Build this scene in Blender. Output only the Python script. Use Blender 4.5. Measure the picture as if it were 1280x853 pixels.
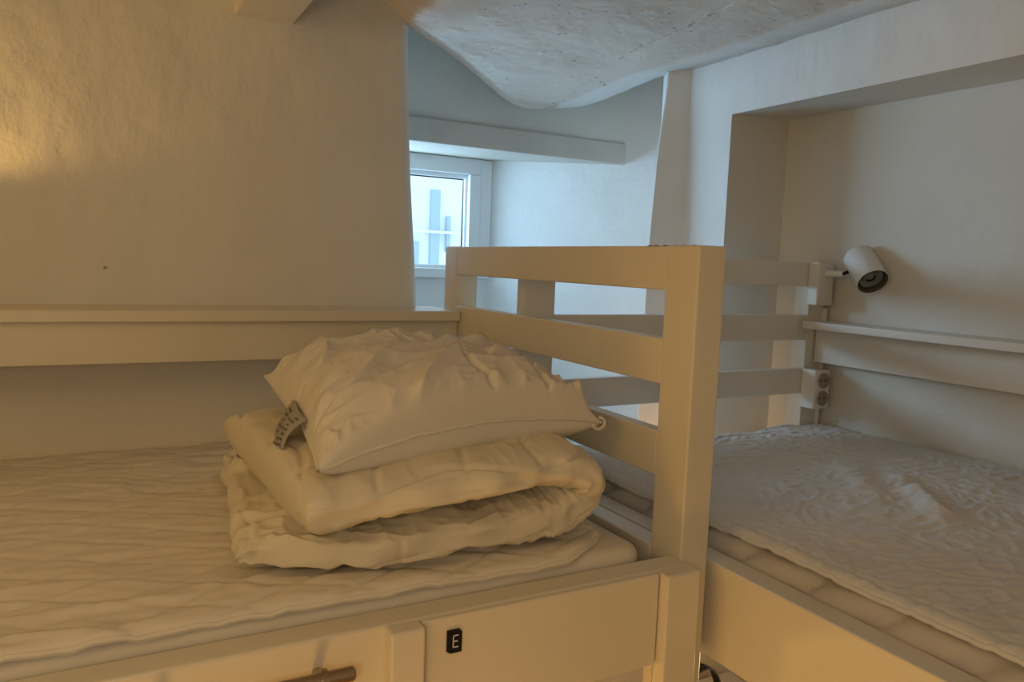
import bpy, bmesh, math, random
from mathutils import Vector, Matrix, noise, Quaternion
PI = math.pi
for o in list(bpy.data.objects): bpy.data.objects.remove(o, do_unlink=True)
S = bpy.context.scene
COL = S.collection
ZO = 1.9                                  # eye height above the floor; everything below is measured from the eye

# ------------------------------------------------------------------ camera
YAW, PITCH, ROLL, FPX = .495949, .1015216, .0365781, 953.2
cy, sy, cp, sp = math.cos(YAW), math.sin(YAW), math.cos(PITCH), math.sin(PITCH)
fw = Vector((sy*cp, cy*cp, -sp)); rt = Vector((cy, -sy, 0)); up = rt.cross(fw)
c_, s_ = math.cos(ROLL), math.sin(ROLL)
r2 = c_*rt + s_*up; u2 = -s_*rt + c_*up
cam = bpy.data.cameras.new('camera'); camo = bpy.data.objects.new('camera', cam); COL.objects.link(camo)
m = Matrix((( r2.x, u2.x, -fw.x, 0), (r2.y, u2.y, -fw.y, 0), (r2.z, u2.z, -fw.z, ZO), (0, 0, 0, 1)))
camo.matrix_world = m
cam.sensor_width = 36; cam.lens = FPX/1280*36; cam.clip_start = .02
S.camera = camo

# ------------------------------------------------------------------ light
S.view_settings.view_transform = 'Standard'; S.view_settings.look = 'None'
S.view_settings.gamma = 1; S.view_settings.use_curve_mapping = False
S.view_settings.exposure = 0.0
w = bpy.data.worlds.new('sky'); S.world = w; w.use_nodes = True
bg = w.node_tree.nodes['Background']; bg.inputs[0].default_value = (.62, .84, 1, 1); bg.inputs[1].default_value = 1.9

def lamp(name, kind, loc, power, color, size=.1, size_y=None, aim=None, spot=None, blend=.5):
    l = bpy.data.lights.new(name, kind); l.energy = power; l.color = color
    if kind == 'AREA':
        l.size = size
        if size_y: l.shape = 'RECTANGLE'; l.size_y = size_y
    else: l.shadow_soft_size = size
    if spot: l.spot_size = spot; l.spot_blend = blend
    o = bpy.data.objects.new(name, l); COL.objects.link(o); o.location = (loc[0], loc[1], loc[2]+ZO)
    if aim is not None:
        d = Vector(aim)-Vector(loc); o.rotation_euler = d.to_track_quat('-Z', 'Y').to_euler()
    return o
WARM = (1, .58, .17); WARM2 = (1, .62, .28); DAY = (.44, .72, 1)
P_DAY, P_SPOT, P_AISLE, P_LOW, P_LOW2, P_ROOM = 22, 3.8, 7.0, 4.0, 9, 8.0
lamp('daylight_window', 'AREA', (.70, 3.22, .16), P_DAY, DAY, .80, .40, aim=(1.15, 2.2, .0))
lamp('aisle_lamp', 'POINT', (.08, .50, -1.08), P_AISLE, (1, .53, .12), .12)
lamp('lower_bunk_lamp_left', 'POINT', (-.1, 1.5, -.95), P_LOW, WARM, .06)
lamp('lower_bunk_lamp_right', 'SPOT', (1.20, 1.68, -1.0), P_LOW2, WARM2, .03, aim=(1.66, 1.95, -.62), spot=1.3, blend=1)
lamp('box_fill_light', 'POINT', (1.15, .95, -.80), 1.6, WARM2, .03)  # unseen warm fill, added to brighten the white storage box
lamp('room_lamp', 'POINT', (-1.15, .45, .45), P_ROOM, (1, .67, .25), .2)
lamp('neutral_fill_light', 'POINT', (-.30, -.30, .05), 9.5, (1, .82, .60), .15)  # unseen neutral fill at eye height, added to lift niche, recess wall and ceiling
lamp('reading_lamp_light', 'SPOT', (-.415, 1.84, .10), P_SPOT, WARM, .02, aim=(-.19, 1.93, .32), spot=1.3, blend=.6)

# ------------------------------------------------------------------ materials
def mat(name, col, rough=.6, spec=.35, metal=0, bumps=(), var=0, specks=None, col2=None, vscale=3):
    """bumps: list of (kind, scale(x,y,z), strength, distance)"""
    m = bpy.data.materials.new(name); m.use_nodes = True
    nt = m.node_tree; N = nt.nodes; L = nt.links; b = N['Principled BSDF']
    b.inputs['Roughness'].default_value = rough; b.inputs['Metallic'].default_value = metal
    b.inputs['Specular IOR Level'].default_value = spec
    tc = N.new('ShaderNodeTexCoord')
    base = (*col, 1)
    if var or specks or col2:
        n = N.new('ShaderNodeTexNoise'); n.inputs['Scale'].default_value = vscale; n.inputs['Detail'].default_value = 6
        L.new(tc.outputs['Object'], n.inputs['Vector'])
        mx = N.new('ShaderNodeMix'); mx.data_type = 'RGBA'
        c2 = col2 or tuple(c*(1-var) for c in col)
        mx.inputs['A'].default_value = base; mx.inputs['B'].default_value = (*c2, 1)
        rp = N.new('ShaderNodeValToRGB'); rp.color_ramp.elements[0].position = .42; rp.color_ramp.elements[1].position = .62
        L.new(n.outputs['Fac'], rp.inputs['Fac']); L.new(rp.outputs['Color'], mx.inputs['Factor'])
        out = mx.outputs['Result']
        if specks:
            sc, th, scol = specks
            v = N.new('ShaderNodeTexVoronoi'); v.inputs['Scale'].default_value = sc
            n2 = N.new('ShaderNodeTexNoise'); n2.inputs['Scale'].default_value = sc*.18
            L.new(tc.outputs['Object'], v.inputs['Vector']); L.new(tc.outputs['Object'], n2.inputs['Vector'])
            r1 = N.new('ShaderNodeMapRange'); r1.inputs['From Min'].default_value = th; r1.inputs['From Max'].default_value = th*.5
            r2_ = N.new('ShaderNodeMapRange'); r2_.inputs['From Min'].default_value = .56; r2_.inputs['From Max'].default_value = .62
            L.new(v.outputs['Distance'], r1.inputs['Value']); L.new(n2.outputs['Fac'], r2_.inputs['Value'])
            mu = N.new('ShaderNodeMath'); mu.operation = 'MULTIPLY'
            L.new(r1.outputs[0], mu.inputs[0]); L.new(r2_.outputs[0], mu.inputs[1])
            m2 = N.new('ShaderNodeMix'); m2.data_type = 'RGBA'; m2.inputs['B'].default_value = (*scol, 1)
            L.new(out, m2.inputs['A']); L.new(mu.outputs[0], m2.inputs['Factor']); out = m2.outputs['Result']
        L.new(out, b.inputs['Base Color'])
    else: b.inputs['Base Color'].default_value = base
    prev = None
    for kind, sc, st, dist in bumps:
        mp = N.new('ShaderNodeMapping'); mp.inputs['Scale'].default_value = sc if hasattr(sc, '__len__') else (sc, sc, sc)
        L.new(tc.outputs['Object'], mp.inputs['Vector'])
        if kind == 'noise':
            t = N.new('ShaderNodeTexNoise'); t.inputs['Scale'].default_value = 1; t.inputs['Detail'].default_value = 5; o = t.outputs['Fac']
        elif kind == 'ridge':
            t = N.new('ShaderNodeTexNoise'); t.noise_type = 'RIDGED_MULTIFRACTAL'; t.inputs['Scale'].default_value = 1; t.inputs['Detail'].default_value = 3; t.inputs['Distortion'].default_value = .4; o = t.outputs['Fac']
        elif kind == 'vor':
            t = N.new('ShaderNodeTexVoronoi'); t.feature = 'DISTANCE_TO_EDGE'; t.inputs['Scale'].default_value = 1; o = t.outputs['Distance']
        elif kind == 'weave':
            t = N.new('ShaderNodeTexWave'); t.inputs['Scale'].default_value = 1; t.inputs['Distortion'].default_value = 2; o = t.outputs['Fac']
        L.new(mp.outputs[0], t.inputs['Vector'])
        bp = N.new('ShaderNodeBump'); bp.inputs['Strength'].default_value = st; bp.inputs['Distance'].default_value = dist
        L.new(o, bp.inputs['Height'])
        if prev: L.new(prev.outputs[0], bp.inputs['Normal'])
        prev = bp
    if prev: L.new(prev.outputs[0], b.inputs['Normal'])
    return m
M = {}
M['plaster'] = mat('painted_plaster', (.76, .73, .67), .62, .3, bumps=[('noise', 5, .5, .03), ('noise', (9, 9, 5), .5, .02), ('noise', (30, 30, 12), .3, .006), ('noise', 160, .25, .0012)], var=.05)
M['plaster_rough'] = mat('rough_painted_plaster', (.77, .70, .63), .6, .3, bumps=[('noise', 4, .6, .04), ('ridge', 16, .55, .008), ('noise', 70, .5, .005)], var=.06, specks=(42, .2, (.08, .06, .05)))
M['plaster_niche'] = mat('smooth_painted_plaster', (.72, .69, .62), .6, .3, bumps=[('noise', 6, .35, .02), ('noise', 90, .25, .002)], var=.04)
M['plaster_white'] = mat('white_painted_plaster', (.80, .79, .76), .6, .3, bumps=[('noise', 6, .5, .02), ('noise', (60, 60, 14), .3, .003)], var=.04)
M['lintel'] = mat('shade_toned_lintel', (.60, .55, .48), .6, .3, bumps=[('noise', 6, .4, .02), ('noise', 60, .3, .003)], var=.08)  # darker than the walls: the shade on the lintel front put into its colour
M['lacquer'] = mat('cream_lacquered_wood', (.76, .69, .55), .33, .45, bumps=[('noise', 9, .10, .006), ('noise', (40, 40, 90), .10, .0008)], var=.05)
M['lacquer_white'] = mat('white_lacquered_wood', (.78, .74, .66), .35, .45, bumps=[('noise', 9, .10, .006), ('noise', 60, .08, .0008)], var=.04)
M['wear'] = mat('dark_worn_wood', (.06, .04, .025), .8, .2)
M['fabric'] = mat('off_white_cotton', (.78, .72, .61), .85, .2, bumps=[('ridge', (7, 22, 14), .4, .007), ('noise', 28, .35, .004), ('noise', 420, .25, .0006)], var=.05)
M['duvet'] = mat('cream_cotton_duvet', (.76, .68, .52), .8, .2, bumps=[('ridge', (13, 12, 9), .3, .006), ('noise', (26, 40, 30), .4, .004), ('noise', 400, .25, .0006)], var=.05)
M['pad'] = mat('quilted_pad_cotton', (.78, .71, .59), .85, .2, bumps=[('ridge', (7, 26, 10), .25, .006), ('noise', 420, .25, .0006)], var=.04)
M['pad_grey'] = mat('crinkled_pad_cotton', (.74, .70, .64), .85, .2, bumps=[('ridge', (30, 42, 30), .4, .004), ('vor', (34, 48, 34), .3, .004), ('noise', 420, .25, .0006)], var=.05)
M['tick'] = mat('mattress_ticking', (.72, .66, .55), .85, .2, bumps=[('noise', 14, .4, .006), ('noise', 350, .25, .0006)], var=.04)
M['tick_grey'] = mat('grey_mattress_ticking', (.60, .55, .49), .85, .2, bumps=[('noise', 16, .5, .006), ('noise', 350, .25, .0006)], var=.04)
M['tag_cloth'] = mat('printed_label_cloth', (.70, .66, .58), .7, .2)
M['ink'] = mat('grey_print', (.16, .14, .12), .7, .2)
M['black_plate'] = mat('black_plastic', (.008, .008, .010), .35, .4)
M['white_ink'] = mat('white_lettering', (.8, .8, .8), .5, .3)
M['enamel'] = mat('white_enamel', (.78, .76, .72), .32, .5)
M['plastic'] = mat('white_plastic', (.80, .78, .74), .3, .5)
M['socket'] = mat('socket_plastic', (.36, .31, .22), .35, .5)
M['dark'] = mat('dark_hole', (.02, .018, .015), .7, .2)
M['chrome'] = mat('brushed_steel', (.45, .36, .28), .28, .5, metal=1)
M['reflector'] = mat('lamp_reflector', (.22, .20, .17), .25, .5, metal=1)
M['liner'] = mat('dark_brown_liner', (.07, .055, .035), .5, .3)
M['strap'] = mat('black_webbing', (.012, .011, .012), .6, .3, bumps=[('weave', 300, .3, .0006)])
M['frame'] = mat('white_window_frame', (.80, .82, .82), .35, .5)
M['floor'] = mat('wooden_floor', (.42, .28, .16), .5, .4, bumps=[('noise', (4, 60, 4), .2, .002)], var=.2)
M['facade'] = mat('pale_facade', (.90, .90, .88), .8, .2, var=.05)
M['facade_dark'] = mat('bluish_facade_shutter', (.42, .54, .62), .7, .2)
M['foliage'] = mat('green_foliage', (.30, .42, .30), .7, .2)
gl = bpy.data.materials.new('window_glass'); gl.use_nodes = True
nt = gl.node_tree; nt.nodes.remove(nt.nodes['Principled BSDF'])
tr = nt.nodes.new('ShaderNodeBsdfTransparent'); tr.inputs[0].default_value = (.95, .98, 1, 1)
gs = nt.nodes.new('ShaderNodeBsdfGlossy'); gs.inputs['Roughness'].default_value = .02
ms = nt.nodes.new('ShaderNodeMixShader'); ms.inputs[0].default_value = .06
nt.links.new(tr.outputs[0], ms.inputs[1]); nt.links.new(gs.outputs[0], ms.inputs[2]); nt.links.new(ms.outputs[0], nt.nodes['Material Output'].inputs[0])
M['glass'] = gl

# ------------------------------------------------------------------ helpers
def obj(name, bm, m, parent=None, smooth=False, origin=None, recalc=True):
    if recalc: bmesh.ops.recalc_face_normals(bm, faces=bm.faces)
    me = bpy.data.meshes.new(name); bm.to_mesh(me); bm.free()
    o = bpy.data.objects.new(name, me); COL.objects.link(o)
    ms = m if isinstance(m, (list, tuple)) else [m]
    for k in ms: me.materials.append(M[k] if isinstance(k, str) else k)
    if smooth:
        for p in me.polygons: p.use_smooth = True
    if parent:
        o.parent = parent
        o.matrix_parent_inverse = Matrix.Translation(parent.location).inverted() if parent.type == 'EMPTY' and not parent.parent else parent_world_inv(parent)
    return o
def parent_world_inv(p):
    m = Matrix.Identity(4)
    if p.parent: m = Matrix.Identity(4)
    return m if p.type != 'EMPTY' else Matrix.Translation(p.location).inverted()
def tag(o, label=None, cat=None, group=None, kind=None):
    if label: o['label'] = label
    if cat: o['category'] = cat
    if group: o['group'] = group
    if kind: o['kind'] = kind
    return o
def thing(name, loc, label, cat, group=None):
    o = bpy.data.objects.new(name, None); COL.objects.link(o); o.empty_display_size = .1
    o.location = (loc[0], loc[1], loc[2]+ZO); return tag(o, label, cat, group)
def bx(bm, x0, x1, y0, y1, z0, z1, bev=0, seg=2):
    r = bmesh.ops.create_cube(bm, size=1)
    vs = r['verts']
    for v in vs:
        v.co = Vector(((x0+x1)/2+v.co.x*(x1-x0), (y0+y1)/2+v.co.y*(y1-y0), (z0+z1)/2+v.co.z*(z1-z0)+ZO))
    if bev:
        es = {e for v in vs for e in v.link_edges}
        bmesh.ops.bevel(bm, geom=list(es), offset=bev, segments=seg, profile=.5, affect='EDGES')
    return bm
def box(name, x0, x1, y0, y1, z0, z1, m, parent=None, bev=.003):
    return obj(name, bx(bmesh.new(), x0, x1, y0, y1, z0, z1, bev), m, parent)
def frame_of(d):
    d = d.normalized(); a = Vector((0, 0, 1)) if abs(d.z) < .9 else Vector((1, 0, 0))
    u = d.cross(a).normalized(); return u, d.cross(u).normalized()
def lathe(bm, p0, axis, prof, seg=40):
    """prof: list of (t along axis, radius)"""
    u, v = frame_of(axis); a = axis.normalized(); rings = []
    for t, r in prof:
        rings.append([bm.verts.new(p0+a*t+u*math.cos(2*PI*k/seg)*max(r, 1e-5)+v*math.sin(2*PI*k/seg)*max(r, 1e-5)) for k in range(seg)])
    for i in range(len(rings)-1):
        for k in range(seg):
            bm.faces.new((rings[i][k], rings[i][(k+1) % seg], rings[i+1][(k+1) % seg], rings[i+1][k]))
    return bm
def V(x, y, z): return Vector((x, y, z+ZO))
def tube(bm, pts, r, seg=10, caps=True):
    n = len(pts); rings = []; pu = None
    for i, p in enumerate(pts):
        d = (pts[min(i+1, n-1)]-pts[max(i-1, 0)]).normalized()
        if pu is None: u, _ = frame_of(d)
        else: u = (pu-d*pu.dot(d)).normalized()
        v = d.cross(u); pu = u
        rings.append([bm.verts.new(p+u*math.cos(2*PI*k/seg)*r+v*math.sin(2*PI*k/seg)*r) for k in range(seg)])
    for i in range(n-1):
        for k in range(seg): bm.faces.new((rings[i][k], rings[i][(k+1) % seg], rings[i+1][(k+1) % seg], rings[i+1][k]))
    if caps: bm.faces.new(rings[0][::-1]); bm.faces.new(rings[-1])
    return bm
def grid(bm, nu, nv, f, wrap_u=False):
    vs = [[bm.verts.new(f(i/(nu if wrap_u else nu-1), j/(nv-1))) for j in range(nv)] for i in range(nu)]
    for i in range(nu if wrap_u else nu-1):
        for j in range(nv-1):
            bm.faces.new((vs[i][j], vs[(i+1) % nu][j], vs[(i+1) % nu][j+1], vs[i][j+1]))
    return vs
def lerp(a, b, t): return a+(b-a)*t
def interp(x, pts):
    if x <= pts[0][0]: return pts[0][1]
    for (a, va), (b, vb) in zip(pts, pts[1:]):
        if x <= b: return va+(vb-va)*(x-a)/(b-a)
    return pts[-1][1]
def sm(t): t = max(0, min(1, t)); return t*t*(3-2*t)
def nz(x, y, z=0): return noise.noise(Vector((x, y, z)))
def ridge(x, y, z=0): return (1-min(1, abs(nz(x, y, z))*2.2))**2

# ------------------------------------------------------------------ the room
FL = -ZO
def struct(name, bm, m, smooth=False, recalc=True): return tag(obj(name, bm, m, smooth=smooth, recalc=recalc), kind='structure')
# left plaster wall behind the left bed, its right end rounded and leaning
def cx(z): return interp(z, [(-1.9, .80), (-.12, .762), (.3, .732), (.6, .718), (1.1, .71)])
bm = bmesh.new()
zs = [lerp(-1.9, 1.1, i/90) for i in range(91)]
xs = [-1.6+i*.05 for i in range(44)]
rad = .035
def wall_prof(z):
    xc = cx(z)+.006*nz(0, 0, z*4)
    pts = [(x, 1.94) for x in xs if x < xc-.09]+[(xc-.07, 1.94), (xc-.05, 1.94)]
    for k in range(9):
        a = PI/2*k/8; pts.append((xc-rad+rad*math.sin(a), 1.94+rad-rad*math.cos(a)))
    pts += [(xc, 2.1), (xc, 2.2), (-1.6, 2.2)]
    return pts
base = wall_prof(.6)
rows = []
for z in zs:
    pr = wall_prof(z)
    while len(pr) < len(base): pr.insert(-14, pr[-14])
    pr = pr[:len(base)] if len(pr) == len(base) else pr[:len(base)-13]+pr[-13:]
    rows.append([bm.verts.new(V(x, y+(.006*nz(x*2.5, z*2.5, 3) if y < 2 else 0), z)) for x, y in pr])
for a, b in zip(rows, rows[1:]):
    for i in range(len(base)-1): bm.faces.new((a[i], a[i+1], b[i+1], b[i]))
struct('wall_left', bm, 'plaster', smooth=True)
# a small nail hole in it
# ceiling: old sagging plaster, its far edge hanging free in front of the window recess
EDGE = [(.712, 1.95), (.80, 2.03), (.91, 2.14), (1.09, 2.31), (1.22, 2.43), (1.335, 2.53), (1.42, 2.57), (1.50, 2.575), (1.565, 2.52), (1.60, 2.42), (1.625, 2.28), (1.65, 2.11), (1.69, 1.97), (1.69, 1.0), (1.69, 0), (1.69, -1.3)]
def zceil(x, y):
    hi = .86-.235*sm((x-.32)/.40)
    z = hi if x < .72 else lerp(.602, .637, sm((x-.72)/.5))
    if x < .72: z = lerp(.86, .602, sm((x-.42)/.32))
    z -= .055*sm((y-1.95)/.55)*sm((x-.7)/.5)
    return z+.006*nz(x*4, y*4, 1)+.0035*nz(x*14, y*14, 2)
# dense resample of the edge
ed = [Vector((*p, 0)) for p in EDGE]; dense = []
for a, b in zip(ed, ed[1:]):
    n = max(2, int((b-a).length/.03))
    for k in range(n): dense.append(a.lerp(b, k/n))
dense.append(ed[-1])
for _ in range(3): dense = [dense[0]]+[(dense[i-1]+dense[i]*2+dense[i+1])/4 for i in range(1, len(dense)-1)]+[dense[-1]]
bm = bmesh.new()
hub = Vector((.60, -1.3, 0))
NR = 90
strips = []
for i, p in enumerate(dense):
    t = (dense[min(i+1, len(dense)-1)]-dense[max(i-1, 0)]).normalized(); nrm = Vector((-t.y, t.x, 0))
    if nrm.dot(p-Vector((1, 1, 0))) < 0: nrm = -nrm
    bw = .125*sm((p.x-1.44)/.16)+.006
    inner = p-nrm*bw
    ring = []
    # start points along the near/left side so strips do not all meet in one point
    f = i/(len(dense)-1); st = Vector((lerp(.70, 1.6, f**1.0), -1.3, 0)) if p.y > -1.2 else Vector((1.62, -1.3, 0))
    st = Vector((lerp(.71, 1.62, min(1, f*1.6)), -1.3, 0))
    for k in range(NR+1):
        q = st.lerp(inner, k/NR); ring.append(V(q.x, q.y, zceil(q.x, q.y)))
    zi = zceil(inner.x, inner.y)
    ring.append(V(*(inner+nrm*bw*.06).xy, zi-.004)); ring.append(V(*(inner+nrm*bw*.5).xy, zi-.001)); ring.append(V(*p.xy, zi+.006))
    ring.append(V(*(p+nrm*.006).xy, zi+.05)); ring.append(V(*(p+nrm*.008).xy, zi+.40))
    strips.append([bm.verts.new(c) for c in ring])
left = []
for i in range(50):
    x = lerp(-1.6, .70, i/49)
    c = [V(lerp(x, x, k/NR), lerp(-1.3, 1.945, k/NR), zceil(x, lerp(-1.3, 1.945, k/NR))) for k in range(NR+1)]
    c += [V(x, 1.95, zceil(x, 1.945)), V(x, 1.955, zceil(x, 1.945)), V(x, 1.965, zceil(x, 1.945)+.004), V(x, 1.975, zceil(x, 1.945)+.02), V(x, 1.98, 1.05)]
    left.append([bm.verts.new(p) for p in c])
strips = left+strips
for a, b in zip(strips, strips[1:]):
    for k in range(len(a)-1):
        f = bm.faces.new((a[k], a[k+1], b[k+1], b[k]))
        if k > NR: f.material_index = 1
struct('ceiling', bm, ['plaster_rough', 'plaster_white'], smooth=True)
box_s = lambda n, *a, m='plaster_niche', bev=0: struct(n, bx(bmesh.new(), *a, bev), m)
# right wall with the niche the right bed stands in
bm = bmesh.new()
def quadgrid(bm, P, nu, nv, amp, seed):
    a, b, c, d = P; n = ((b-a).cross(d-a)).normalized()
    def f(u, v):
        p = (a.lerp(b, u)).lerp(d.lerp(c, u), v)
        return p+n*amp*nz(p.x*3+seed, p.y*3, p.z*3)*min(1, 8*min(u, 1-u, v, 1-v)+.0)
    return grid(bm, nu, nv, f)
quadgrid(bm, (V(1.93, -1.3, FL), V(1.93, 1.775, FL), V(1.93, 1.775, .484), V(1.93, -1.3, .456)), 50, 40, .006, 0)     # back of the niche
quadgrid(bm, (V(1.93, 1.775, FL), V(1.687, 1.775, FL), V(1.687, 1.775, .472), V(1.93, 1.775, .484)), 8, 30, .003, 1)   # its far cheek
quadgrid(bm, (V(1.93, 1.775, .484), V(1.687, 1.775, .472), V(1.687, -1.3, .458), V(1.93, -1.3, .456)), 8, 40, .004, 2) # its soffit
bmesh.ops.remove_doubles(bm, verts=bm.verts, dist=.0005)
struct('wall_niche', bm, 'plaster_niche')
bm = bmesh.new()
quadgrid(bm, (V(1.687, 1.775, .472), V(1.687, -1.3, .458), V(1.687, -1.3, 1.1), V(1.687, 1.775, 1.1)), 40, 14, .005, 5)
quadgrid(bm, (V(1.687, 1.966, FL), V(1.687, 1.775, FL), V(1.687, 1.775, 1.1), V(1.687, 1.966, 1.1)), 8, 40, .002, 5)
# rounded plaster pier at its far end, widening towards the floor, then the wall turning into the window recess
def pier(u, v):
    z = lerp(-1.9, 1.1, v)
    w_ = interp(z, [(-1.9, .108), (.10, .096), (.35, .080), (.6, .056), (1.1, .045)])
    x0 = 1.687
    P = [(x0, 1.965), (x0-w_*.3, 1.980), (x0-w_*.65, 2.0), (x0-w_*.99, 2.018), (x0-w_*.90, 2.030), (x0-w_*.55, 2.06), (x0+.02, 2.13), (x0+.12, 2.22), (x0+.30, 2.32), (x0+.5, 2.40)]
    t = u*(len(P)-1); i = min(int(t), len(P)-2); f = t-i
    pm, p0, p1, p2 = P[max(i-1, 0)], P[i], P[i+1], P[min(i+2, len(P)-1)]
    q = [.5*((2*p0[k])+(-pm[k]+p1[k])*f+(2*pm[k]-5*p0[k]+4*p1[k]-p2[k])*f*f+(-pm[k]+3*p0[k]-3*p1[k]+p2[k])*f**3) for k in (0, 1)]
    k_ = min(1, u*8); return V(q[0]+.005*k_*nz(u*3, z*4, 9), q[1]+.005*k_*nz(u*3, z*4, 4), z)
grid(bm, 46, 60, pier)
bmesh.ops.remove_doubles(bm, verts=bm.verts, dist=.0008)
struct('wall_right', bm, 'plaster_white', smooth=False)
for p in bpy.data.objects['wall_right'].data.polygons: p.use_smooth = True
# window wall: splayed, cool plaster
WY = 3.10
bm = bmesh.new()
quadgrid(bm, (V(1.537, WY, FL), V(2.10, 2.435, FL), V(2.10, 2.435, 1.1), V(1.537, WY, 1.1)), 36, 60, .007, 7)
quadgrid(bm, (V(.1, WY, FL), V(1.537, WY, FL), V(1.537, WY, -.075), V(.1, WY, -.075)), 10, 6, .0, 7)
quadgrid(bm, (V(.1, WY, .449), V(1.537, WY, .449), V(1.537, WY, 1.1), V(.1, WY, 1.1)), 10, 6, .0, 7)
bmesh.ops.remove_doubles(bm, verts=bm.verts, dist=.0005)
struct('wall_window', bm, 'plaster_white')
# upper wall above the lintel
bm = bmesh.new()
quadgrid(bm, (V(.1, 2.665, .49), V(2.08, 2.645, .49), V(2.08, 2.645, 1.1), V(.1, 2.665, 1.1)), 40, 16, .012, 3)
struct('wall_lintel', bm, 'plaster_niche', smooth=True)
box_s('wall_recess', .0, .1, 2.2, 3.4, FL, 1.1, m='plaster_white')
box_s('ceiling_recess', 0, 2.2, 1.9, 3.4, 1.10, 1.16)
box_s('floor', -1.7, 2.2, -1.4, 3.4, FL-.08, FL, m='floor')
box_s('wall_back', -1.7, 2.2, -1.4, -1.3, FL, 1.2)
box_s('wall_side', -1.7, -1.6, -1.4, 2.3, FL, 1.2)
box_s('ceiling_upper', -1.7, 2.2, -1.4, 2.2, 1.12, 1.2)
# lintel over the window
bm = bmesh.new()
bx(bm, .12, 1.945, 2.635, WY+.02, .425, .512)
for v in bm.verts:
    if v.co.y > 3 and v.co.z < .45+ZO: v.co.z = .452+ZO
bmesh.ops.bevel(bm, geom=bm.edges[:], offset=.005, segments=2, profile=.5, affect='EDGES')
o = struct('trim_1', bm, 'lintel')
# wooden box beam under the left part of the ceiling
bm = bmesh.new(); bx(bm, .283, .418, -1.3, 1.945, .553, .80, .004)
struct('trim_2', bm, 'lacquer_white')

# ------------------------------------------------------------------ window
GX, GZ0, GZ1 = 1.417, -.017, .362
bm = bmesh.new()
wx0 = .20
bx(bm, wx0, 1.483, WY-.02, WY+.05, GZ1+.018, .449, .004); bx(bm, wx0, 1.483, WY-.02, WY+.05, -.075, GZ0-.015, .004)
bx(bm, GX+.012, 1.483, WY-.02, WY+.05, GZ0-.015, GZ1+.018, .004); bx(bm, wx0, wx0+.06, WY-.02, WY+.05, GZ0-.015, GZ1+.018, .004)
wf = struct('window_1', bm, 'frame')
bm = bmesh.new(); bx(bm, 1.480, 1.541, WY-.012, WY+.05, -.075, .449, .004)
obj('frame_trim', bm, 'frame', wf)
bm = bmesh.new()
bx(bm, wx0+.06, GX+.014, WY+.004, WY+.03, GZ1, GZ1+.02, .002); bx(bm, GX, GX+.014, WY+.004, WY+.03, GZ0, GZ1, .002); bx(bm, wx0+.06, GX+.014, WY+.004, WY+.03, GZ0-.018, GZ0, .002)
obj('glazing_bead', bm, 'frame', wf)
bm = bmesh.new(); bx(bm, wx0+.06, GX, WY+.024, WY+.028, GZ0, GZ1)
obj('pane', bm, 'glass', wf)
bm = bmesh.new(); tube(bm, [V(GX-.003, WY+.02, GZ0), V(GX-.003, WY+.02, GZ1-.003), V(wx0+.06, WY+.02, GZ1-.003)], .003, 6)
obj('gasket', bm, 'dark', wf)
bm = bmesh.new(); bx(bm, .1, 1.8, WY+.05, WY+.14, -.10, -.055, .004)
struct('trim_3', bm, 'frame')
# house across the street, seen through the pane
hb = thing('building', (3.2, 8, FL), 'pale sunlit house across the street seen through the window pane', 'building')
box('wall', 1.5, 4.6, 8, 9, FL, 4, 'facade', hb, .01)
for x0, x1, z0, z1 in ((3.23, 3.34, -.2, .78), (3.02, 3.10, -.6, .20), (3.42, 3.47, .10, .50)):
    wn = box('shutter', x0, x1, 7.95, 8.02, z0, z1, 'facade_dark', hb, .01)
box('cornice', 1.5, 4.6, 7.9, 8.02, .30, .33, 'facade', hb, .01)

# ------------------------------------------------------------------ beds
lb = thing('bunk_bed', (-.17, 1.4, FL), 'cream lacquered bunk bed on the left with slatted end panel and letter plate', 'bunk bed')
# tall end posts
bm = bmesh.new(); bx(bm, .80, .856, .892, .968, FL, .038, .003)
tp = obj('post', bm, 'lacquer', lb)
bm = bmesh.new()
random.seed(3)
for k in range(6):
    x = .8015; y = .905+k*.022+random.random()*.01
    r = bmesh.ops.create_icosphere(bm, subdivisions=1, radius=1)
    for v in r['verts']: v.co = V(x+.002+v.co.x*.0022, y+v.co.y*.009, .0372+v.co.z*.0012)-Vector((0, 0, 0))
obj('chipped_paint', bm, 'wear', tp)['label'] = 'dark chips in the paint along the top edge'
box('post', .80, .860, 1.79, 1.865, FL, .038, 'lacquer', lb)
for z0, z1 in ((-.034, .037), (-.187, -.112), (-.339, -.265)):
    box('rail', .80, .828, .9675, 1.7905, z0, z1, 'lacquer', lb, .0025)
box('end_board', .800, .842, .9685, 1.7895, -.600, -.458, 'lacquer', lb, .003)
# near side: board, letter panel, stile, short post
box('side_board', -1.2, .7995, .870, .913, -.600, -.455, 'lacquer', lb, .003)
bm = bmesh.new(); bx(bm, .352, .733, .861, .8705, -.600, -.4565, .002); fp = obj('front_panel', bm, 'lacquer', lb)
box('stile', .305, .350, .844, .8705, FL, -.4555, 'lacquer', lb)
box('short_post', .736, .7995, .844, .8705, FL, -.4555, 'lacquer', lb)
box('short_post', .736, .7995, .8712, .891, FL, -.602, 'lacquer', lb, .001)
for x in (-1.2, ):
    box('post', x-.06, x, .892, .968, FL, .038, 'lacquer', lb); box('post', x-.06, x, 1.79, 1.865, FL, .038, 'lacquer', lb)
box('side_board', -1.2, .7995, 1.80, 1.84, -.600, -.455, 'lacquer', lb)
box('slat_base', -1.19, .79, .914, 1.80, -.560, -.545, 'lacquer', lb)
box('side_board', -1.2, .7995, .885, .913, -1.56, -1.42, 'lacquer', lb)
box('slat_base', -1.19, .79, .914, 1.80, -1.53, -1.515, 'lacquer', lb)
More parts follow.
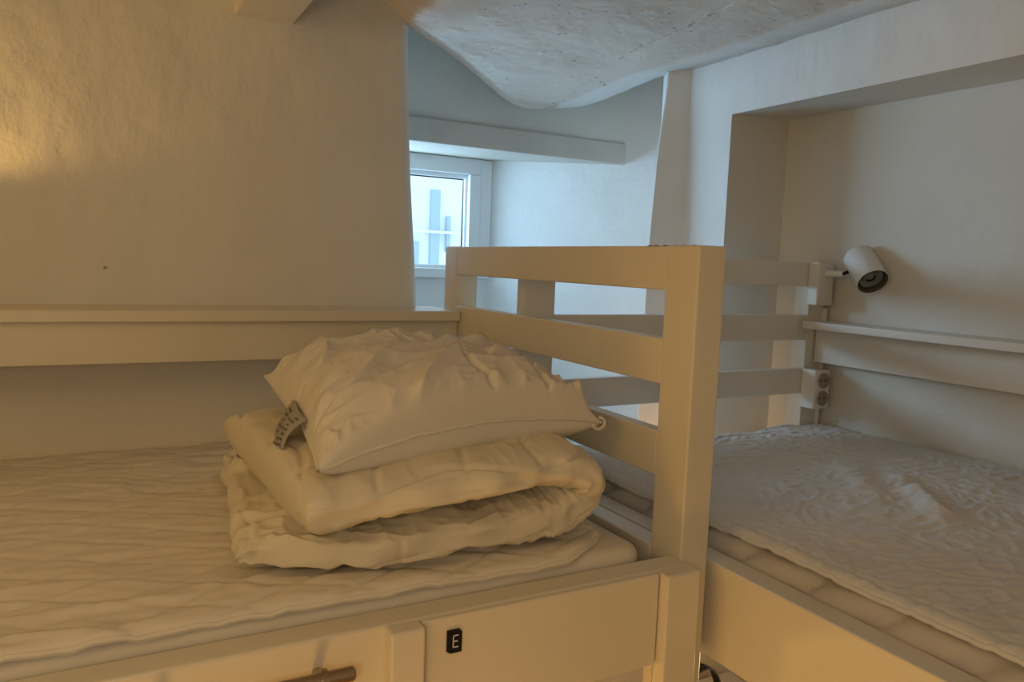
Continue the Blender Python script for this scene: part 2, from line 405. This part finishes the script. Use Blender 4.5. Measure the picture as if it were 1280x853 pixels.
# letter plate: black rounded plate with chamfered corner and the letter E
bm = bmesh.new()
px0, px1, pz0, pz1 = .3855, .4065, -.5060, -.4745
out = [(px0+.005, pz0), (px1, pz0), (px1, pz1-.004), (px1-.0035, pz1), (px0, pz1), (px0, pz0+.0035)]
# outline: clipped lower left and upper right
f = [bm.verts.new(V(x, .8585, z)) for x, z in out]; b = [bm.verts.new(V(x, .8612, z)) for x, z in out]
bm.faces.new(f); bm.faces.new(b[::-1])
for i in range(len(out)): bm.faces.new((f[i], f[(i+1) % len(out)], b[(i+1) % len(out)], b[i]))
pl = obj('letter_plate', bm, 'black_plate', lb); pl['label'] = 'small black plate with a white letter E'
bm = bmesh.new()
ex0, ex1, ez0, ez1, th = .3935, .4015, -.4985, -.4815, .0013
bx(bm, ex0, ex0+th, .8579, .8586, ez0, ez1)
for z in (ez0, (ez0+ez1)/2-th/2, ez1-th): bx(bm, ex0, ex1 if z != (ez0+ez1)/2-th/2 else ex1-.001, .8579, .8586, z, z+th)
obj('letter', bm, 'white_ink', pl)
# steel grab rail on the side board
gr = thing('grab_rail', (.16, .84, -.50), 'brushed steel grab rail fixed to the side board of the left bed', 'rail')
bm = bmesh.new(); lathe(bm, V(.02, .836, -.489), Vector((1, 0, 0)), [(0, 0), (0, .009), (.234, .009), (.237, .0075), (.237, 0)], 24); obj('tube', bm, 'chrome', gr, smooth=False)
bm = bmesh.new(); lathe(bm, V(.217, .836, -.489), Vector((1, 0, 0)), [(0, .009), (0, .0125), (.007, .0125), (.007, .009)], 24)
tube(bm, [V(.2205, .842, -.492), V(.2205, .8697, -.497)], .006, 12); obj('bracket', bm, 'chrome', gr)
bm = bmesh.new(); lathe(bm, V(.05, .836, -.489), Vector((1, 0, 0)), [(0, .009), (0, .0125), (.007, .0125), (.007, .009)], 24)
tube(bm, [V(.0535, .842, -.492), V(.0535, .8697, -.497)], .006, 12); obj('bracket', bm, 'chrome', gr)

rb = thing('bunk_bed', (1.4, .6, FL), 'cream lacquered bunk bed on the right standing in the wall niche', 'bunk bed')
RBM = 'lacquer_white'
box('side_board', .870, .915, -.6, 1.58, -.632, -.472, 'lacquer', rb, .003)
box('post', .885, .970, 1.5805, 1.62, FL, .036, RBM, rb)
box('post', 1.853, 1.920, 1.5805, 1.635, FL, .036, RBM, rb)
for z0, z1 in ((-.036, .0355), (-.196, -.121), (-.357, -.282)):
    box('rail', .9695, 1.8535, 1.581, 1.605, z0, z1, RBM, rb, .0025)
box('side_board', 1.88, 1.92, -.6, 1.58, -.632, -.50, RBM, rb)
box('slat_base', .915, 1.88, -.6, 1.57, -.600, -.585, RBM, rb)
box('end_board', .915, 1.88, 1.56, 1.58, -.62, -.49, RBM, rb)
box('end_panel', .931, 1.88, 1.585, 1.603, -1.60, -.95, RBM, rb)
box('side_board', .870, .900, -.6, 1.58, -1.56, -1.42, 'lacquer', rb)
box('slat_base', .90, 1.92, -.6, 1.57, -1.53, -1.515, RBM, rb)
box('post', .870, .93, -.66, -.6, FL, .036, RBM, rb); box('post', 1.853, 1.920, -.66, -.6, FL, .036, RBM, rb)

# shelves along the walls
sl = thing('wall_shelf', (-.2, 1.93, -.2), 'long cream wall shelf with a board below it behind the left bed', 'shelf')
box('shelf_board', -1.2, .7985, 1.752, 1.945, -.150, -.125, 'lacquer', sl, .003)
box('fascia', -1.2, .7985, 1.772, 1.79, -.238, -.1505, 'lacquer', sl, .002)
sr = thing('wall_shelf', (1.9, .6, -.2), 'long white wall shelf with a board below it beside the right bed', 'shelf')
bm = bmesh.new(); bx(bm, 1.812, 1.932, -.6, 1.563, -.159, -.137, .003); obj('shelf_board', bm, 'lacquer_white', sr)
box('fascia', 1.888, 1.906, -.6, 1.576, -.262, -.1595, 'lacquer_white', sr, .002)
# mounting block, lamp, sockets
mb = tag(box('mounting_block', 1.842, 1.908, 1.543, 1.5802, -.090, .036, 'lacquer_white'), 'white wooden block screwed to the top of the right bed corner post', 'block')
def spotlight(base, p_back, p_front, radius, label, name='reading_lamp', lit=False):
    L = thing(name, base, label, 'lamp', None)
    b0 = V(*base); pb = V(*p_back); pf = V(*p_front); ax = (pf-pb).normalized()
    mid = pb.lerp(pf, .42)
    n = (b0+Vector((0, -.055, 0)))
    bm = bmesh.new(); lathe(bm, b0, Vector((0, -1, 0)), [(0, 0), (0, .012), (.003, .013), (.006, .009), (.05, .009), (.055, .007), (.055, 0)], 24); arm = obj('arm', bm, 'enamel', L, smooth=True)
    bm = bmesh.new(); d = mid-n; tube(bm, [n+Vector((0, .004, 0)), n+d*.5], .005, 12); obj('joint', bm, 'dark', arm)
    Ln = (pf-pb).length; r = radius
    bm = bmesh.new()
    lathe(bm, pb, ax, [(0, 0), (0, r*.86), (.002, r*.95), (.006, r), (Ln-.001, r), (Ln, r-.001), (Ln, r-.004), (Ln-.022, r-.0055), (Ln-.022, 0)], 48)
    sh = obj('lamp_shade', bm, 'enamel', L, smooth=True)
    sh.data.set_sharp_from_angle(angle=.6)
    bm = bmesh.new(); lathe(bm, pb, ax, [(Ln-.0215, r-.006), (Ln-.012, r-.008), (Ln-.010, r*.72), (Ln-.017, r*.5), (Ln-.0195, r*.3), (Ln-.014, r*.25), (Ln-.012, 0)], 40)
    lb_ = bmesh.new(); lathe(lb_, pb, ax, [(Ln+.0003, r-.0015), (Ln+.0003, r-.0052), (Ln-.0215, r-.0068)], 48); obj('liner', lb_, 'liner', sh, smooth=True)
    bu = obj('bulb', bm, 'reflector', L, smooth=True)
    return L
spotlight((1.878, 1.543, .004), (1.912, 1.470, .058), (1.877, 1.389, -.0145), .0425, 'white cylindrical reading lamp, unlit, on the right bed corner post')
# sockets
sk = thing('double_socket', (1.877, 1.553, -.40), 'white double wall socket box on the right bed corner post below the shelf', 'socket')
box('housing', 1.845, 1.911, 1.530, 1.5803, -.397, -.281, 'plastic', sk, .004)
for zc in (-.3125, -.3655):
    bm = bmesh.new(); lathe(bm, V(1.881, 1.5305, zc), Vector((0, -1, 0)), [(0, .0228), (.005, .0228), (.0055, .0215), (.0045, .0195), (.001, .0185), (.001, 0)], 36)
    s1 = obj('socket', bm, 'socket', sk, smooth=False)
    bm = bmesh.new()
    for dx in (-.0085, .0085): lathe(bm, V(1.881+dx, 1.5306, zc), Vector((0, -1, 0)), [(0, .003), (.0017, .003), (.0017, 0)], 12)
    obj('pin_hole', bm, 'dark', s1)
tag(box('cable_channel', 1.912, 1.922, 1.566, 1.5802, -.60, -.10, 'plastic', None, .002), 'thin white cable channel running down the wall beside the double socket', 'cable channel')
bm = bmesh.new(); bmesh.ops.create_icosphere(bm, subdivisions=2, radius=.004)
for v in bm.verts: v.co = V(1.929, 1.505, -.434)+Vector((v.co.x*.5, v.co.y, v.co.z))
tag(obj('screw', bm, 'chrome', smooth=True), 'small brown screw head in the wall near the double socket', 'screw')
bm = bmesh.new(); bmesh.ops.create_icosphere(bm, subdivisions=2, radius=.0035)
for v in bm.verts: v.co = V(.008, 1.937, -.042)+Vector((v.co.x, v.co.y*.7, v.co.z))
tag(obj('nail', bm, 'chrome', smooth=True), 'tiny nail head in the bare plaster above the left wall shelf', 'nail')

# ------------------------------------------------------------------ mattresses
def rounded_slab(name, x0, x1, y0, y1, z0, z1, r, m, parent=None, tuft=0, amp=.002, res=.02):
    """a mattress: rounded edges, tufted side seams"""
    bm = bmesh.new()
    nx = int((x1-x0)/res); ny = int((y1-y0)/res)
    # build from a ring profile round the plan outline
    rr = .035; path = []
    def arc(cx_, cy_, a0):
        for k in range(6): a = a0+PI/2*k/5; path.append((cx_+rr*math.cos(a), cy_+rr*math.sin(a), math.cos(a), math.sin(a)))
    def seg(ax, ay, bx_, by, nx_, ny_):
        n = int(max(abs(bx_-ax), abs(by-ay))/res)
        for k in range(1, n): path.append((lerp(ax, bx_, k/n), lerp(ay, by, k/n), nx_, ny_))
    arc(x1-rr, y1-rr, 0); seg(x1-rr, y1, x0+rr, y1, 0, 1); arc(x0+rr, y1-rr, PI/2); seg(x0, y1-rr, x0, y0+rr, -1, 0)
    arc(x0+rr, y0+rr, PI); seg(x0+rr, y0, x1-rr, y0, 0, -1); arc(x1-rr, y0+rr, 1.5*PI); seg(x1, y0+rr, x1, y1-rr, 1, 0)
    prof = [(-r, z0)]
    for k in range(1, 7): a = PI/2*k/6; prof.append((-r+r*math.sin(a), z0+r-r*math.cos(a)))
    for k in range(1, 8): prof.append((0, lerp(z0+r, z1-r, k/8)))
    for k in range(0, 7): a = PI/2*k/6; prof.append((-r+r*math.cos(a), z1-r+r*math.sin(a)))
    rings = []
    for off, z in prof:
        ring = []
        for i, (x, y, a, b) in enumerate(path):
            d = 0
            if off > -r*1.3 and tuft:
                s = (x*1.0+y*1.0)/.13+(z-z0)*9+.15*nz(x*4, y*4)
                d = tuft*(abs(math.sin(PI*s))**.4-1.0)*sm((off+r*1.3)/(r*1.3))
            d += amp*nz(x*9, y*9, z*9)
            ring.append(bm.verts.new(V(x+a*(off+d), y+b*(off+d), z+d*1.2*sm((z-z0)/(z1-z0)))))
        rings.append(ring)
    n = len(path)
    for p, q in zip(rings, rings[1:]):
        for i in range(n): bm.faces.new((p[i], p[(i+1) % n], q[(i+1) % n], q[i]))
    bm.faces.new(rings[0][::-1]); bm.faces.new(rings[-1])
    return obj(name, bm, m, parent, smooth=True)
ml = rounded_slab('mattress', -1.17, .752, .918, 1.795, -.544, -.437, .02, 'tick')
tag(ml, 'cream mattress on the upper left bunk', 'mattress')
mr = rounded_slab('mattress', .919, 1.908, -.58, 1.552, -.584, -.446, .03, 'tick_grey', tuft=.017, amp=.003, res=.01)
tag(mr, 'greyish tufted mattress on the upper right bunk', 'mattress')

def pad(name, outline, inside, f, m, thick, label, cat, res, bound):
    """quilted pad: height field f(x, y) clipped to a smooth outline by warping a rectangular grid"""
    bm = bmesh.new(); x0, x1, y0, y1 = bound
    nx = int((x1-x0)/res)+1; ny = int((y1-y0)/res)+1
    def P(u, v):
        x = lerp(x0, x1, u); y = lerp(y0, y1, v); x, y = inside(x, y)
        return x, y
    top = []
    for i in range(nx):
        row = []
        for j in range(ny):
            x, y = P(i/(nx-1), j/(ny-1)); e = outline(i/(nx-1)*(x1-x0), (1-i/(nx-1))*(x1-x0), j/(ny-1)*(y1-y0), (1-j/(ny-1))*(y1-y0))
            row.append(bm.verts.new(V(x, y, f(x, y)-e)))
        top.append(row)
    for i in range(nx-1):
        for j in range(ny-1): bm.faces.new((top[i][j], top[i+1][j], top[i+1][j+1], top[i][j+1]))
    rim = [top[i][0] for i in range(nx)]+[top[nx-1][j] for j in range(1, ny)]+[top[i][ny-1] for i in range(nx-2, -1, -1)]+[top[0][j] for j in range(ny-2, 0, -1)]
    low = [bm.verts.new(v.co+Vector((0, 0, -thick))) for v in rim]
    n = len(rim)
    for i in range(n): bm.faces.new((rim[i], rim[(i+1) % n], low[(i+1) % n], low[i]))
    o = obj(name, bm, m, smooth=True)
    tag(o, label, cat)
    tb = bmesh.new(); pts = [v_ for v_ in [Vector(c) for c in [(p.x, p.y, p.z) for p in rimco(o, n, nx*ny)]]]
    return o, pts
def rimco(o, n, start):
    me = o.data
    return [me.vertices[start+i].co.copy() for i in range(n)]
# left pad
def fl(x, y):
    z = -.4275
    w1 = x*1.0+.28*y+.05*nz(x*2, y*2)
    z += .0034*ridge(x*6+2*nz(x*3, y*3, 2), (y+.1*x)*9+1.5*nz(x*4, y*4, 9), 12)+.004*nz(x*2.2, y*3, 1)
    z += .0048*ridge(x*3.2+.8*nz(x, y, 5), (y+.16*x)*17+1.5*nz(x*1.5, y*1.5, 8), 0)*(.5+.7*nz(x*2.3, y*2.3, 4))
    z += .0045*nz(x*5, y*11, 2)
    z += .0020*ridge(x*8, (y+.2*x)*34, 6)
    a = (x*.8+y*1.6)/.115; b = (x*.8-y*1.6)/.115
    g = min(abs(a-round(a)), abs(b-round(b)))
    z -= .0030*math.exp(-(g/.07)**2)
    return z
def il(x, y):
    # corner of the pad pulled back at the right front; near edge wavy
    t = max(0, 1-(y-.912)/.10)
    y += .012*t*(1+.5*nz(x*4, 0, 3))+ .010*t*sm((x-.25)/.4)*0
    c = sm((x-.50)/.20)
    y += t*.075*max(0, (x-.60)/.12)**1.5 if x > .60 else 0
    return x, y
def ol(a, b, c, d):
    m_ = min(a, b, c, d); return .006*max(0, 1-m_/.015)**2
po, pts = pad('mattress_pad', ol, il, fl, 'pad', .009, 'cream quilted mattress pad, wrinkled, spread over the upper left bunk', 'mattress pad', .0055, (-.62, .712, .905, 1.79))
bm = bmesh.new(); tube(bm, [p+Vector((0, 0, .005)) for p in pts[::2]]+[pts[0]+Vector((0, 0, .005))], .0036, 8, False); obj('piping', bm, 'pad', po, smooth=True)
# right pad
def fr(x, y):
    z = -.4345-.010*sm((x-1.6)/.3)
    z += .0034*ridge(x*24+nz(x*5, y*5)*1.2, y*36+nz(x*6, y*6, 3)*1.2)
    z += .0016*ridge(x*40+nz(x*9, y*9)*2, y*52+nz(x*9, y*9, 4)*2, 3)+.0035*nz(x*9, y*9, 3)+.005*nz(x*3, y*3, 7)
    # rucked fold across the middle
    d = (x-1.43)*.75-(y-.91)*.66; s = (x-1.43)*.66+(y-.91)*.75
    z += .020*math.exp(-(d/.026)**2)*math.exp(-(s/.15)**4)*(.8+.8*nz(x*20, y*20, 3))
    z -= .003*math.exp(-((x-.962-.006*nz(0, y*6, 2))/.0035)**2)
    z += .010*math.exp(-((d+.10)/.04)**2)*math.exp(-((s-.10)/.14)**2)
    return z
def ir(x, y):
    t = max(0, 1-(x-.935)/.12)
    x += t*(.006*nz(0, y*6, 2)+.055*max(0, (y-1.42)/.12)**1.5 if y > 1.42 else t*.006*nz(0, y*6, 2))
    t2 = max(0, 1-(1.54-y)/.12); y -= t2*(.045*(1-sm((x-1.55)/.2)))
    return x, y
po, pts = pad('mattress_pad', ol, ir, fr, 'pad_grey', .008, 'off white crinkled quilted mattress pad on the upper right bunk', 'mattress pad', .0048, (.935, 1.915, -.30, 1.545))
bm = bmesh.new(); tube(bm, [p+Vector((0, 0, .004)) for p in pts[::2]]+[pts[0]+Vector((0, 0, .004))], .0042, 8, False); obj('piping', bm, 'pad_grey', po, smooth=True)

# ------------------------------------------------------------------ folded duvet
CL = [(.150, -.400), (.235, -.397), (.35, -.394), (.47, -.390), (.555, -.386), (.612, -.379), (.650, -.358), (.652, -.325), (.618, -.307), (.55, -.305), (.47, -.309), (.37, -.316), (.285, -.322), (.218, -.328)]
TH = [.025, .030, .033, .036, .040, .044, .047, .047, .043, .038, .040, .043, .046, .048]     # half thickness
def crv(L_, t):
    t = t*(len(L_)-1); i = min(int(t), len(L_)-2); f = t-i
    g = lambda k: L_[max(0, min(len(L_)-1, k))]
    pm, p0, p1, p2 = g(i-1), g(i), g(i+1), g(i+2)
    if not isinstance(p0, tuple): pm, p0, p1, p2 = (pm,), (p0,), (p1,), (p2,)
    r = [.5*((2*p0[k])+(-pm[k]+p1[k])*f+(2*pm[k]-5*p0[k]+4*p1[k]-p2[k])*f*f+(-pm[k]+3*p0[k]-3*p1[k]+p2[k])*f**3) for k in range(len(p0))]
    return r
def duvet_pt(s, v):
    # s along the sheet, v round its section
    cap = 1
    e0 = s/.035; e1 = (1-s)/.035
    cap = math.sqrt(max(0, 1-(1-min(1, e0))**2))*math.sqrt(max(0, 1-(1-min(1, e1))**2))
    x, z = crv(CL, s); h = crv(TH, s)[0]*max(cap, .0)
    xa, za = crv(CL, max(0, s-.004)); xb, zb = crv(CL, min(1, s+.004))
    tx, tz = xb-xa, zb-za; l = math.hypot(tx, tz); nx_, nz_ = -tz/l, tx/l
    a = 2*PI*v
    c, d = math.cos(a), math.sin(a); n = 3.2+1.2*(1-sm((s-.40)/.2))
    yy = math.copysign(abs(c)**(2/n), c); tt = math.copysign(abs(d)**(2/n), d)
    lower = 1-sm((s-.40)/.2)
    y0 = lerp(.925, .942, lower)+.010*nz(s*7, 0, 5); y1 = lerp(1.50, 1.53, lower)+.014*nz(s*5, 3, 1)
    if s < .16: y0 += .075*sm(1-s/.16)+.012*nz(s*40, 2, 2)
    half = (y1-y0)/2; y = (y0+y1)/2+yy*half
    # the left ends run back to the right
    if s < .5: x += (y-1.0)*.11*(1-s)**2
    if s > .75: x -= (y-1.0)*.04*sm((s-.75)/.2)
    arc_ = s*1.15; front = sm((-yy-.35)/.65)
    # quilting: puffs between stitched seams
    u1 = arc_/.125+.25*math.sin(y*16+s*3); u2 = y/.15+.22*math.sin(arc_*18)
    g1 = abs(u1-round(u1)); g2 = abs(u2-round(u2))
    st = -.0045*math.exp(-(g1/.05)**2)-.0035*math.exp(-(g2/.045)**2)
    puff = .005*math.sqrt(min(1, 2*g1))*math.sqrt(min(1, 2*g2))
    wv = .5+.040*math.sin(arc_*22)+.060                                   # a wavy seam along the front edge
    sv = v-wv if lower > .5 else v-(wv-.01)
    st += -.013*math.exp(-(sv/.008)**2)
    # wrinkles: across the edge of the lower layer, long and slack on the upper one
    wr = st+puff-.003
    wr += .0055*nz(arc_*14, y*8+tt, tt*1.5)+.0050*ridge(arc_*17+nz(y*8, s*9)*.8, y*8+tt*2, 3)-.0035
    wr += .0020*ridge(arc_*44+nz(y*15, s*20)*.8, y*17+tt*3, 6)
    wr = st+puff-.003+(wr-st-puff+.003)*(.55+.25*lower)
    gath = .6*(.35+.65*lower)*max(front, sm((yy-.6)/.4))
    wr += gath*(.0065*ridge(arc_*30, tt*.8+yy*.7, 11)+.004*nz(arc_*55, tt*1.2, 3)-.003)
    bend = math.exp(-((s-.50)/.075)**2)
    ang = math.atan2(z+.335+tt*.03, x-.63)
    wr += bend*front*.0085*(ridge(ang*1.9+s*9, yy*1.5, 1)-.5)
    edge = sm((abs(yy)-.8)/.2)
    rag = sm(1-s/.20)
    dx = rag*(.012*nz(y*13, 0, 3)+.008*ridge(y*17, 0, 5))
    dz = rag*(.012*ridge(arc_*14+y*6, y*17, 5)+.008*nz(arc_*20, y*26, tt))
    hh = tt*(h+wr*cap)
    z_ = z+nz_*hh+(dz*cap*min(1, tt*2) if tt > 0 else 0); x_ = x+nx_*hh-dx
    y_ = y+edge*(.009*nz(arc_*20, 5, tt*2)+(.5-abs(tt))*.0)
    # top layer sags between the two ends and hangs a little over the left one
    if s > .55: z_ -= .004*math.sin((s-.55)*7)*0
    return V(x_, y_, max(z_, -.4262+.0008*nz(x_*20, y_*20)))
bm = bmesh.new()
NS, NV = 420, 240
ring = [[bm.verts.new(duvet_pt(i/(NS-1), j/NV)) for j in range(NV)] for i in range(NS)]
for i in range(NS-1):
    for j in range(NV): bm.faces.new((ring[i][j], ring[i][(j+1) % NV], ring[i+1][(j+1) % NV], ring[i+1][j]))
bmesh.ops.remove_doubles(bm, verts=bm.verts, dist=.00005)
dv = obj('duvet', bm, 'duvet', smooth=True)
tag(dv, 'cream quilted duvet folded in layers at the end of the left bed, under the pillow', 'duvet')

# ------------------------------------------------------------------ pillow
PC = {(-1, -1): Vector((.243, .955, -.274)), (1, -1): Vector((.742, 1.045, -.262)), (-1, 1): Vector((.262, 1.43, -.222)), (1, 1): Vector((.715, 1.47, -.235))}
def pil_base(u, v):
    a = PC[(-1, -1)].lerp(PC[(1, -1)], (u+1)/2); b = PC[(-1, 1)].lerp(PC[(1, 1)], (u+1)/2); return a.lerp(b, (v+1)/2)
def pil(u, v, side):
    k = .055
    uu = u*(1-k*(1-v*v)*(u*u)); vv = v*(1-k*(1-u*u)*(v*v))
    p = pil_base(uu, vv)
    # seam line rides up between the front corners
    p.z += .026*(1-u*u)*max(0, -v)**3
    h = max(0, 1-abs(u)**2.6)**.55*max(0, 1-abs(v)**2.8)**(.42-.10*sm(-v*1.3)*(1-abs(u)**3))
    if side > 0:
        H = .106*h*(1-.14*v)
        ew = sm((1-max(abs(u), abs(v)))/.07)
        w1 = .25*nz(p.x*5, p.y*5, 1)
        wr = .021*ridge(p.x*3.5+w1*4, p.y*9-p.x*4.0+w1*5, 2)+.010*nz(p.x*8+3, p.y*14-p.x*5, 4)
        wr += .009*ridge(p.x*7+w1*5, p.y*20-p.x*3+w1*9, 6)+.0025*ridge(p.x*22, p.y*38-p.x*12, 9)
        eu = sm((abs(u)-.62)/.38); ev = sm((abs(v)-.62)/.38)
        wr += .006*ev*(ridge(p.x*17, v*1.0, 4)-.4)+.006*eu*(ridge(p.y*17, u*1.0, 8)-.4)
        cd = max(0, abs(u)-.72)+max(0, abs(v)-.72); ang = math.atan2(v-math.copysign(.8, v), u-math.copysign(.8, u))
        wr += .003*(ridge(ang*1.8, 3, 1)-.4)*sm(cd/.35)
        seam1 = v+.50-.12*math.sin(u*2.2+.5); seam2 = v-.12-.14*math.sin(u*3+2)
        sg = math.exp(-(seam1/.03)**2)+math.exp(-(seam2/.03)**2)
        if v < -.40: sg += math.exp(-((u-.10-.06*math.sin(v*4))/.022)**2)+math.exp(-((u-.62+.05*math.sin(v*5))/.022)**2)
        H += (wr-.008)*ew-.012*min(1, sg)*ew
        return Vector((p.x, p.y, p.z+H+ZO))
    H = .062*h**.75
    return Vector((p.x, p.y, max(p.z-H-(.006*nz(u*5, v*5, 9))*h, -.285)+ZO))
bm = bmesh.new(); NP = 240
def rm(t): # denser near the edges
    return math.sin((t*2-1)*PI/2*.999)/math.sin(PI/2*.999)
G = {}
for side in (1, -1):
    for i in range(NP):
        for j in range(NP):
            if side < 0 and (i in (0, NP-1) or j in (0, NP-1)): G[(side, i, j)] = G[(1, i, j)]; continue
            G[(side, i, j)] = bm.verts.new(pil(rm(i/(NP-1)), rm(j/(NP-1)), side))
    for i in range(NP-1):
        for j in range(NP-1):
            q = (G[(side, i, j)], G[(side, i+1, j)], G[(side, i+1, j+1)], G[(side, i, j+1)])
            bm.faces.new(q if side > 0 else q[::-1])
pw = obj('pillow', bm, 'fabric', smooth=True)
tag(pw, 'plump off-white pillow, creased, lying on top of the folded duvet', 'pillow')
bm = bmesh.new(); pts = []
for u, v in [(rm(k/60), -1) for k in range(60)]+[(1, rm(k/60)) for k in range(60)]+[(rm(1-k/60), 1) for k in range(60)]+[(-1, rm(1-k/60)) for k in range(61)]:
    p = pil(u, v, 1); p.z += .0025*nz(u*6, v*6, 1); pts.append(p)
tube(bm, pts, .0030, 8, False); obj('piping', bm, 'fabric', pw, smooth=True)
# corner loop at the right front
bm = bmesh.new(); c = PC[(1, -1)]
tube(bm, [V(c.x-.004+.012*math.sin(t), c.y, c.z-.002+.010*math.cos(t)+.0) for t in [k*PI*1.5/12 for k in range(13)]], .003, 8); obj('corner_tuft', bm, 'fabric', pw, smooth=True)
# care label hanging out of the left seam
bm = bmesh.new()
lp = [(.247, 1.13), (.247, 1.22)]
def lab(u, v):
    y = lerp(1.10, 1.215, u); t = v
    x = .262-.035*math.sin(t*1.7)-.004*math.sin(u*5); z = -.238-.058*t+.010*math.sin(t*3+u*2)
    return V(x, y, z)
gv = grid(bm, 14, 14, lab)
geo = bmesh.ops.solidify(bm, geom=bm.faces[:], thickness=.0012)
cl = obj('care_label', bm, 'tag_cloth', pw, smooth=True); cl['label'] = 'white care label printed with grey text'
bm = bmesh.new()
random.seed(5)
for r_ in range(7):
    v0 = .12+r_*.10; u0 = .12
    while u0 < .85:
        w_ = random.uniform(.04, .12); 
        if random.random() < .8:
            q = [lab(u0, v0), lab(min(.88, u0+w_), v0), lab(min(.88, u0+w_), v0+.045), lab(u0, v0+.045)]
            bm.faces.new([bm.verts.new(p+Vector((-.0012, -.0006, .0002))) for p in q])
        u0 += w_+.03
obj('print', bm, 'ink', cl)

# ------------------------------------------------------------------ lower bunk things seen under the right bed
lm = rounded_slab('mattress', .905, 1.922, -.58, 1.557, -1.513, -1.38, .03, 'tick'); tag(lm, 'white mattress on the lower right bunk, below the upper side board', 'mattress')
bxo = thing('storage_box', (1.45, 1.4, -1.38), 'white lidded box on the lower right bunk behind the black strap', 'box')
box('box_body', 1.20, 1.60, 1.17, 1.55, -1.376, -1.185, 'plastic', bxo, .006)
box('lid', 1.195, 1.605, 1.165, 1.556, -1.1845, -1.165, 'plastic', bxo, .006)
bg_ = thing('bag', (1.5, 1.3, -1.38), 'black bag strap looping up beside the white box on the lower right bunk', 'bag')
def rib(pts, wv, t):
    bm = bmesh.new(); A = []
    for i, p in enumerate(pts):
        d = (pts[min(i+1, len(pts)-1)]-pts[max(i-1, 0)]).normalized(); n = d.cross(wv).normalized()
        A.append([bm.verts.new(p+wv*a+n*b) for a, b in ((-1, -t), (1, -t), (1, t), (-1, t))])
    for a, b in zip(A, A[1:]):
        for k in range(4): bm.faces.new((a[k], a[(k+1) % 4], b[(k+1) % 4], b[k]))
    bm.faces.new(A[0][::-1]); bm.faces.new(A[-1]); return bm
sp_ = [V(x, 1.10, z) for x, z in ((.985, -.93), (.990, -.87), (1.005, -.830), (1.030, -.808), (1.053, -.801), (1.068, -.800), (1.084, -.808), (1.096, -.822), (1.106, -.845), (1.112, -.88), (1.114, -.93))]
obj('strap', rib(sp_, Vector((0, .011, 0)), .0015), 'strap', bg_)
bm = bmesh.new(); bx(bm, .96, 1.15, 1.02, 1.18, -1.379, -.92, .04, 4); obj('bag_body', bm, 'strap', bg_, smooth=True)
